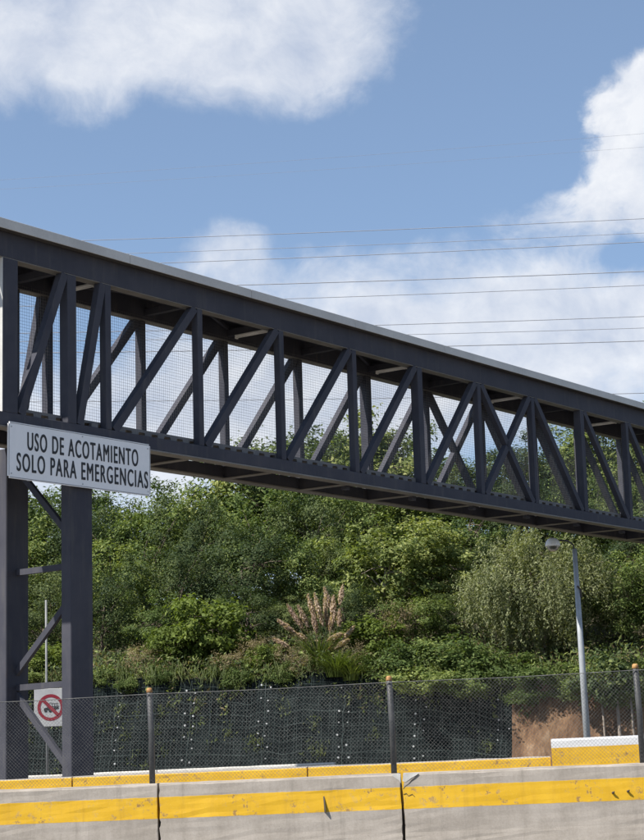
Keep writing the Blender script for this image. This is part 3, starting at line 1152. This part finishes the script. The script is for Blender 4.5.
def make_pepper(seed, H, Rr):
    """weeping tree: strands of narrow leaves hang from the outer limbs"""
    r = np.random.default_rng(seed)
    _, c = make_crown(seed, H, Rr * .85, 150, 1, .1, .05, L['pepper'], z0=.3)
    ps, axs = [], []
    for q in c:
        for k in range(14):
            b = q + r.normal(0, .22, 3)
            ln = r.uniform(.7, 2.0)
            ln = min(ln, max(.3, b[2] - .25))
            m_ = int(ln / .042)
            w = np.linspace(0, 1, m_)
            sway = r.normal(0, .14, 2)
            pts = np.stack([b[0] + sway[0] * w + .06 * np.sin(w * 5 + b[1]), b[1] + sway[1] * w, b[2] - ln * w], 1)
            ps.append(pts + r.normal(0, .035, pts.shape))
            a_ = r.normal(0, .7, pts.shape)
            a_[:, 2] -= 1.7
            axs.append(a_)
    ps, axs = np.concatenate(ps), unit(np.concatenate(axs))
    n = len(ps)
    nrm = unit(unit(ps - np.array([0, 0, H * .4])) * .7 + r.normal(0, .6, (n, 3)) + np.array([0, 0, .25]))
    s = r.uniform(.6, 1.3, n)
    me = leaf_mesh('crown', ps, nrm, axs, .125 * s, .034 * s, L['pepper'])
    t = empty('pepper_tree')
    co = bpy.data.objects.new('crown', me)
    COL.objects.link(co)
    co.parent = t
    make_trunk(seed, H, c, .16).build('trunk', M['palebark'], t, True)
    t['H'], t['W'] = float(max(v.co.z for v in me.vertices)) - .12, Rr
    return t


PROTO['pepper'] = [make_pepper(71, 5.4, 2.5)]
_used = {k: [False] * len(v) for k, v in PROTO.items()}
_cnt = {k: 0 for k in PROTO}
rt = random.Random(77)


def plant(kind, px_, ytop, t, wpx=None, label=None, group=None, sink=.1, var=None, cat='tree'):
    """stand a plant on the hillside at depth t; its top reaches picture row ytop"""
    u = hill_u(px_, t)
    b = HP(u, t)
    zt_ = hit(px_, ytop, H0 + hn * t, hn).z
    h = max(.6, zt_ - b.z)
    i = (_cnt[kind] if var is None else var) % len(PROTO[kind])
    _cnt[kind] += 1
    pr = PROTO[kind][i]
    if _used[kind][i]:
        o = copy_tree(pr)
    else:
        o = pr
        _used[kind][i] = True
    o.location = b - Vector((0, 0, sink))
    sz = h / pr['H']
    if wpx:
        sx = wpx / F_PX * b.y / (2 * pr['W'])
    else:
        sx = sz * rt.uniform(.9, 1.2)
    sx = max(.55 * sz, min(1.7 * sz, sx))
    o.scale = (sx * rt.uniform(.95, 1.05), sx * rt.uniform(.9, 1.0), sz)
    o.rotation_euler = (0, 0, rt.uniform(0, 6.28))
    if group:
        zone = ('behind the steel columns' if px_ < 95 else 'near the bright bush' if px_ < 262 else 'around the reed plumes' if px_ < 360
                else 'between reeds and weeping tree' if px_ < 470 else 'around the weeping tree' if px_ < 610 else 'beyond the lamp post')
        row = ' on the hill crest' if t > 15 else ' midway up the hill' if t > 6 else '' if t < 2.3 else ' low on the hill'
        label = label + row + ' ' + zone
    tag(o, label, cat, group)
    return o


G_D = ('dense dark fine-leaved tree', 'dark fine-leaved hillside trees')
G_M = ('mid green leafy tree', 'mid green hillside trees')
G_P = ('pale yellowish broad-leaved tree', 'pale broad-leaved hillside trees')
G_L = ('low green bush at the bank edge', 'low bushes along the bank edge')
G_B = ('bright yellow-green bush', 'bright bushes on the bank edge')

# skyline row
for (x, y, k) in ((-70, 478, 'mid'), (-25, 474, 'dark'), (20, 478, 'mid'), (60, 480, 'mid'), (100, 482, 'dark'), (140, 474, 'mid'), (178, 470, 'dark'),
                  (214, 472, 'mid'), (246, 456, 'pale'), (276, 436, 'mid'), (306, 424, 'dark'), (338, 420, 'mid'), (370, 402, 'pale'), (402, 422, 'mid'),
                  (434, 452, 'dark'), (464, 458, 'mid'), (496, 446, 'mid'), (527, 420, 'dark'), (560, 442, 'mid'), (592, 434, 'pale'), (622, 408, 'mid'),
                  (655, 398, 'dark'), (690, 392, 'mid'), (730, 390, 'dark')):
    g_ = {'dark': G_D, 'mid': G_M, 'pale': G_P}[k]
    plant(k, x, y, 17.5 + rt.uniform(-1.2, 1.2), None, *g_)
# middle of the slope
for (x, y, t, k, w) in ((-45, 515, 12, 'dark', 130), (25, 512, 12.5, 'mid', 110), (88, 505, 12.5, 'dark', 105), (150, 496, 12.5, 'mid', 100), (205, 490, 12.5, 'dark', 95),
                        (262, 480, 12.5, 'mid', 95), (322, 468, 12.5, 'dark', 100), (372, 468, 12.5, 'mid', 90), (425, 482, 12.5, 'pale', 90),
                        (478, 488, 12.5, 'mid', 90), (532, 472, 13, 'dark', 100), (592, 470, 13, 'mid', 100), (648, 468, 12.5, 'dark', 110), (700, 470, 12, 'mid', 130),
                        (-30, 560, 7.5, 'mid', 120), (48, 548, 8, 'dark', 100), (118, 532, 8, 'mid', 100), (182, 540, 7.6, 'dark', 105),
                        (250, 516, 8, 'dark', 120), (318, 528, 8.2, 'mid', 85), (352, 520, 9, 'dark', 85), (462, 540, 8.5, 'dark', 90),
                        (632, 522, 7.5, 'dark', 110), (695, 520, 7, 'mid', 120)):
    g_ = {'dark': G_D, 'mid': G_M, 'pale': G_P}[k]
    plant(k, x, y, t, w, *g_)
plant('pale', 385, 506, 6.2, 125, 'pale yellowish broad-leaved tree rising behind the reed plumes', None)
plant('pale', 430, 512, 6.8, 105, 'pale yellowish broad-leaved tree between the reed plumes and the weeping tree', None)
plant('pepper', 541, 514, 3.6, 165, 'weeping grey-green tree with hanging foliage behind the lamp post', None)
plant('mid', 622, 545, 4.2, 90, 'mid green leafy tree beside the weeping tree, beyond the lamp post', None)
plant('mid', 685, 540, 4.0, 120, *G_M)
# front of the slope
for (x, y, t, k, w) in ((-25, 610, 3.2, 'mid', 120), (38, 592, 4, 'dark', 80), (104, 566, 4.2, 'dark', 90), (155, 584, 4.0, 'mid', 70), (248, 578, 4.5, 'dark', 95),
                        (300, 588, 4.4, 'dark', 70), (345, 578, 4.2, 'dark', 62), (412, 590, 3.6, 'mid', 80), (455, 588, 4.4, 'dark', 70)):
    g_ = {'dark': G_D, 'mid': G_M, 'pale': G_P}[k]
    plant(k, x, y, t, w, *g_)
plant('bright', 212, 592, 2.4, 80, 'bright yellow-green bush below the dark trees above the netting', None, cat='bush')
plant('bright', 176, 616, 2.2, 60, *G_B, cat='bush')
plant('bright', 40, 640, 1.9, 60, *G_B, cat='bush')
plant('bright', 372, 610, 2.6, 65, *G_B, cat='bush')
plant('bright', 265, 640, 1.6, 40, *G_B, cat='bush')
for (x, y, t, w) in ((250, 650, 1.9, 45), (104, 655, 1.35, 42), (160, 662, 1.15, 30), (238, 664, 1.15, 34), (282, 660, 1.2, 36), (128, 668, 1.05, 26), (395, 632, 1.6, 80), (436, 624, 1.7, 95), (472, 628, 1.6, 85),
                     (500, 640, 1.4, 60), (535, 648, 1.35, 80), (572, 650, 1.4, 80), (612, 645, 1.4, 80), (650, 645, 1.4, 80), (15, 655, 1.4, 60), (-25, 660, 1.4, 60)):
    plant('low', x, y, t, w, *G_L, sink=.25, cat='bush')
for (x, y, t, w) in ((254, 632, 1.9, 40), (286, 640, 1.5, 36), (228, 648, 1.5, 40), (352, 636, 1.8, 34), (398, 596, 2.9, 36), (142, 640, 1.7, 40), (300, 655, 1.3, 30)):
    plant('dryb', x, y, t, w, 'straw brown dry bush', 'dry bushes along the bank edge', cat='bush')
# bushes hanging down over the face of the bank
for (x, y, dn, w) in ((425, 640, .55, 90), (470, 645, .5, 70), (525, 676, .5, 50), (575, 670, .6, 70), (625, 668, .7, 80)):
    o = plant('low', x, y, 1.12, w, *G_L, sink=dn, cat='bush')
    o.location -= hn * .25


# reed clump with pink plumes
def blades(name, n, h, spread, seed, mat, wid=.018, bend=.5):
    r = random.Random(seed)
    mb = MB()
    for i in range(n):
        an = r.uniform(0, 6.28)
        d_ = Vector((math.cos(an), math.sin(an), 0))
        rt_ = d_ * (r.random() ** .7 * spread * .35)
        hh = h * r.uniform(.55, 1.1)
        tip = spread * r.uniform(.3, 1.0)
        sd = Vector((-d_.y, d_.x, 0)) * wid
        pr = None
        pts = []
        for k in range(5):
            w = k / 4
            c_ = rt_ + d_ * tip * w * w * bend * 2 + Vector((0, 0, hh * (w - bend * .55 * w * w)))
            pts.append((c_, 1 - w * .93))
        vs_, fs_ = [], []
        for c_, s_ in pts:
            vs_ += [c_ - sd * s_, c_ + sd * s_]
        for k in range(4):
            fs_.append((2 * k, 2 * k + 1, 2 * k + 3, 2 * k + 2))
        mb.add(vs_, fs_)
    return mb.build(name, mat)


def plume_mesh(seed, ln):
    r = np.random.default_rng(seed)
    n = 420
    w = r.uniform(0, 1, n)
    rad = .078 * np.sin(np.pi * np.clip(w * .92 + .07, 0, 1)) ** .8
    an = r.uniform(0, 6.28, n)
    q = r.uniform(0, 1, n) ** .6
    pos = np.stack([np.cos(an) * rad * q, np.sin(an) * rad * q, w * ln], 1)
    ax = unit(np.stack([np.cos(an) * .55, np.sin(an) * .55, np.full(n, 1.0)], 1) + r.normal(0, .15, (n, 3)))
    nrm = unit(np.stack([np.cos(an), np.sin(an), np.full(n, .2)], 1) + r.normal(0, .5, (n, 3)))
    return leaf_mesh('plume', pos, nrm, ax, r.uniform(.07, .15, n), r.uniform(.02, .035, n), L['plume'])


t0 = 1.75
reed = empty('reed_clump', HP(hill_u(318, t0), t0))
tag(reed, 'clump of tall reeds with pinkish feathery plumes above the netting', 'reeds')
bl = blades('leaves', 200, 1.2, 1.0, 4, L['grass'], .02, .55)
bl.parent = reed
for i, (x, y, x2, y2) in enumerate(((290, 608, 303, 628), (301, 609, 309, 627), (316, 598, 323, 626), (322, 602, 327, 628), (324, 590, 329, 607), (342, 588, 340, 604),
                                    (314, 615, 318, 632), (341, 612, 342, 626), (331, 617, 330, 630), (296, 634, 306, 640), (331, 640, 342, 634), (338, 648, 350, 640), (284, 652, 294, 660), (327, 652, 334, 646), (282, 622, 297, 634), (308, 598, 314, 620), (334, 600, 334, 622), (352, 628, 343, 640), (276, 640, 290, 648))):
    a = hit(x2, y2, reed.location, hn) - reed.location
    b = hit(x, y, reed.location, hn) - reed.location
    off_ = hn * rt.uniform(-.3, .3)
    a, b = a + off_, b + off_ + hn * rt.uniform(-.1, .1)
    ln = (b - a).length * 1.15
    o = bpy.data.objects.new('plume', plume_mesh(100 + i, ln))
    COL.objects.link(o)
    o.parent = reed
    o.location = a
    o.rotation_euler = (b - a).to_track_quat('Z', 'Y').to_euler()
    o.scale = (1.0 if i < 9 else 1.5, 1, 1)
    MB().tube([Vector((a.x * .3, a.y * .3, -.1)), Vector((a.x * .75, a.y * .75, a.z * .6)), a + (b - a) * .6], [.011, .008, .004], 4, False).build('stem', L['dry'], reed)
for (x, t, h_, sp, n_, lab) in ((338, 1.15, 1.15, .85, 420, 'bright green grass tuft at the foot of the reed plumes'), (352, 1.15, .75, .6, 200, 'small green grass tuft beside the reed plumes')):
    gt = blades('grass_tuft', n_, h_, sp, int(x), L['bright'], .012, .75)
    gt.location = HP(hill_u(x, t), t) - Vector((0, 0, .1)) - hn * .12
    tag(gt, lab, 'grass')

# undergrowth: grasses and weeds covering the slope (nobody could count them)
r = np.random.default_rng(9)
n = 70000
uu = r.uniform(-15, 14, n)
tt = .98 + 17 * r.uniform(0, 1, n) ** 1.7
edge = np.array([lump(float(a) * 2.3, 5, 1.1) for a in uu])
tt = np.where((r.uniform(0, 1, n) < .16) & (edge > -.05), r.uniform(.62, 1.1, n) + .25 * np.clip(.4 - edge, 0, .5), tt)
pos = np.array([tuple(HP(float(a), float(b))) for a, b in zip(uu, tt)])
pos[:, 2] += r.uniform(0, 1, n) ** 1.5 * .55
nrm = unit(r.normal(0, .6, (n, 3)) + np.array([0, -.4, .6]))
ax = unit(r.normal(0, .6, (n, 3)) + np.array([0, 0, .8]))
s = r.uniform(.6, 1.5, n)
half = n * 6 // 10
for nm, sl_, mt_ in (('undergrowth', slice(0, half), L['dark']), ('undergrowth', slice(half, n * 85 // 100), L['mid']), ('dry_undergrowth', slice(n * 85 // 100, n), L['dry'])):
    me = leaf_mesh(nm, pos[sl_], nrm[sl_], ax[sl_], .125 * s[sl_], .042 * s[sl_], mt_)
    o = bpy.data.objects.new(nm, me)
    COL.objects.link(o)
    tag(o, 'dry straw coloured weeds scattered among the shrubs' if nm[0] == 'd' else 'low weeds and grass covering the slope between the shrubs', 'undergrowth', kind='stuff')
# ragged grass fringe along the top of the netting
r2 = random.Random(12)
fm = MB()
for i in range(3600):
    u = r2.uniform(-14, 13.5)
    if lump(u * 2, 3, 1.2) < -.1 and r2.random() < .75:
        continue
    b = HP(u, 1.08 + r2.uniform(0, .35))
    h_ = r2.uniform(.12, .5)
    ln_ = Vector((r2.gauss(0, .12), r2.gauss(-.2, .12), h_ * r2.uniform(.3, 1)))
    dr = Vector((r2.gauss(0, .12), -.1 - r2.random() * .22, -h_ * r2.uniform(.2, 1.5)))
    sd = hd * .013
    fm.add([b - sd, b + sd, b + ln_ * .9 - sd * .7, b + ln_ * .9 + sd * .7, b + ln_ + dr], [(0, 1, 3, 2), (2, 3, 4)])
tag(fm.build('grass_fringe', L['grass']), 'ragged grass fringe along the top of the netting', 'grass', kind='stuff')

# saplings and roots standing against the bare earth bank
for (x, y0, y1, rr_) in ((619, 738, 690, .05), (633, 738, 695, .035), (604, 738, 700, .03)):
    u = hill_u(x, .1, 730)
    b = HP(u, .05, 0) - hn * .12
    zt_ = hit(x, y1, b, hn).z
    mb = MB().tube([b - Vector((0, 0, .1)), b + Vector((.03, 0, zt_ * .5)), b + hn * .25 + Vector((-.02, 0, zt_))], [rr_, rr_ * .9, rr_ * .7], 7)
    tr_ = empty('sapling', b)
    o = mb.build('trunk', M['palebark'], tr_, True)
    o.location = -b
    me, c_ = make_crown(int(x), 1.3, .6, 16, 60, .11, .055, L['dark'], rc=.25)
    co = bpy.data.objects.new('crown', me)
    COL.objects.link(co)
    co.parent = tr_
    co.location = (0, .2, zt_ - .35)
    tag(tr_, 'thin brown sapling against the bare orange earth bank', 'tree', 'saplings against the earth bank')

# ------------------------------------------------------------------ street lamp, road sign
DL = 40.5
base = at(588, 740, DL)
topp = at(574.5, 549, DL)
topp.y = base.y
topp.x = base.x
topp = Vector((base.x, base.y, hit(575, 549, Vector((base.x, base.y, 0)), Vector((0, 1, 0))).z))
lamp = empty('street_lamp', (base.x, base.y, 0))
tag(lamp, 'pale grey street lamp post in front of the weeping tree', 'street lamp')
zt_ = topp.z
dxt = at(574.5, 549, DL).x - base.x            # the post leans a little
MB().tube([(0, 0, 0), (dxt * .5, 0, zt_ * .5), (dxt, 0, zt_)], [.085, .07, .052], 12).build('pole', M['pole'], lamp, True)
MB().lathe([(.15, 0), (.15, .03), (.09, .035)], 12).build('base_plate', M['pole'], lamp)
hp_ = at(552, 547, DL) - lamp.location
hp_.y = -.15
MB().tube([(dxt, 0, zt_ - .05), (dxt - .03, -.01, zt_ + .10), (dxt - .16, -.05, zt_ + .19), (hp_.x + .16, -.13, hp_.z + .13)], .02, 8).build('arm', M['post'], lamp, True)
MB().tube([(dxt * .86, -.07, zt_ * .845), (dxt * .86 + .07, -.05, zt_ * .83), (dxt * .86 + .08, 0, zt_ * .8)], .02, 6).build('strap', M['darksteel'], lamp)
hd_ = empty('x')
bpy.data.objects.remove(hd_)
head = MB().lathe([(.0, .19), (.06, .185), (.11, .16), (.155, .10), (.175, .03), (.17, .0), (.0, -.004)], 18, hp_).build('lamp_head', M['lamp_white'], lamp, True)
glm, gg, gb = new_mat('lamp_bowl')
gb.inputs['Base Color'].default_value = (.10, .10, .075, 1)
gb.inputs['Transmission Weight'].default_value = .5
gb.inputs['Roughness'].default_value = .45
M['bowl'] = glm
MB().lathe([(.14, -.006), (.135, -.045), (.10, -.09), (.05, -.115), (.0, -.12)], 18, hp_).build('lamp_bowl', M['bowl'], head, True)

DS = 44.0
sp_ = at(47.5, 690, DS)
sx_, sy_ = at(51, 708, DS), 0
sign = empty('road_sign', (sp_.x, sp_.y, 0))
tag(sign, 'white square prohibition sign with red circle between the bridge columns', 'sign')
zp = at(47.5, 600, DS).z
MB().tube([(0, 0, 0), (-.02, 0, zp * .5), (-.03, 0, zp)], [.034, .03, .026], 10).build('pole', M['dullpole'], sign, True)
c_ = at(51, 707.5, DS)
hw, hh = 16.3 / F_PX * DS, 18.6 / F_PX * DS
ox, oz = c_.x - sp_.x, c_.z
pl = MB().box(ox - hw, ox + hw, -.062, -.045, oz - hh, oz + hh, .008).build('plate', M['sign_grey'], sign)
mb = MB()
ro, ri, nn = 13.0 / F_PX * DS, 9.9 / F_PX * DS, 40
vs_ = []
for k in range(nn):
    an = 2 * math.pi * k / nn
    vs_ += [(ox + ro * math.cos(an), -.066, oz + ro * math.sin(an)), (ox + ri * math.cos(an), -.066, oz + ri * math.sin(an))]
mb.add(vs_, [(2 * k, 2 * k + 1, (2 * k + 3) % (2 * nn), (2 * k + 2) % (2 * nn)) for k in range(nn)])
mb.build('red_ring', M['red'], sign)
q = ri * .74
MB().bar((ox - q, -.071, oz + q), (ox + q, -.071, oz - q), .004, .075, (0, 1, 0)).build('red_slash', M['red'], sign)
# black pictogram: a loaded truck
mb = MB()


def disc(x, z, r_, y=-.0675):
    v_ = [(ox + x + r_ * math.cos(2 * math.pi * k / 14), y, oz + z + r_ * math.sin(2 * math.pi * k / 14)) for k in range(14)]
    mb.add(v_, [tuple(range(14))])


U_ = ri
disc(-.48 * U_, -.32 * U_, .15 * U_)
disc(-.02 * U_, -.30 * U_, .19 * U_)
disc(.45 * U_, -.10 * U_, .14 * U_)
disc(.70 * U_, -.06 * U_, .12 * U_)
for (pg, y) in (([(-.66, -.28), (-.05, -.22), (.0, .12), (-.30, .12), (-.36, -.02), (-.66, -.06)], -.0679),
                ([(-.32, .12), (.02, .12), (.0, .20), (-.30, .20)], -.0683),
                ([(.02, .02), (.85, .10), (.85, .16), (.02, .10)], -.0687),
                ([(.10, .36), (.80, .38), (.80, .42), (.10, .41)], -.0691),
                ([(.14, .10), (.18, .10), (.18, .40), (.14, .40)], -.0679), ([(.38, .10), (.42, .10), (.42, .40), (.38, .40)], -.0679),
                ([(.62, .12), (.66, .12), (.66, .40), (.62, .40)], -.0679), ([(-.2, .36), (.14, .46), (.14, .50), (-.2, .41)], -.0683)):
    mb.add([(ox + a * U_, y, oz + b * U_) for a, b in pg], [tuple(range(len(pg)))])
mb.build('pictogram', M['black'], sign)

# ------------------------------------------------------------------ power lines
WIRES = [(80, 240.7, 644, 218.7, .026, 108), (124, 253.7, 644, 233, .020, 108), (149, 263.6, 644, 242, .028, 108), (228.6, 285.5, 644, 271.4, .034, 108),
         (344, 297, 644, 285.3, .026, 108), (372, 325.4, 644, 316.5, .030, 112), (404.5, 334.7, 644, 328, .024, 112), (437, 346.4, 644, 341, .036, 112),
         (609.5, 394, 644, 393.2, .028, 112), (0, 180, 300, 160, .009, 112), (60, 186, 320, 170, .008, 112)]
for (x0, y0, x1, y1, r_, Y) in WIRES:
    sl = (y1 - y0) / (x1 - x0)
    pts = []
    for k in range(33):
        x = -900 + 2700 * k / 32
        yy = y0 + sl * (x - x0) - 1.6e-5 * (x - x0) * (x - x1) * -1.0 * -1.0
        pts.append(at(x, yy, Y))
    c0 = pts[16].copy()
    o = MB().tube([q - c0 for q in pts], r_ * .8, 5, False).build('power_line', M['cable'])
    o.location = c0
    if r_ < .01:
        tag(o, 'very thin faint power cable high in the blue sky', 'power line', 'thin upper power cables')
    else:
        tag(o, 'thin grey power cable stretched across the sky behind the bridge', 'power line', 'power cables behind the bridge')

# print('NBZ', NBZ, 'h2', h2, 'h3', h3, 'h4', h4)
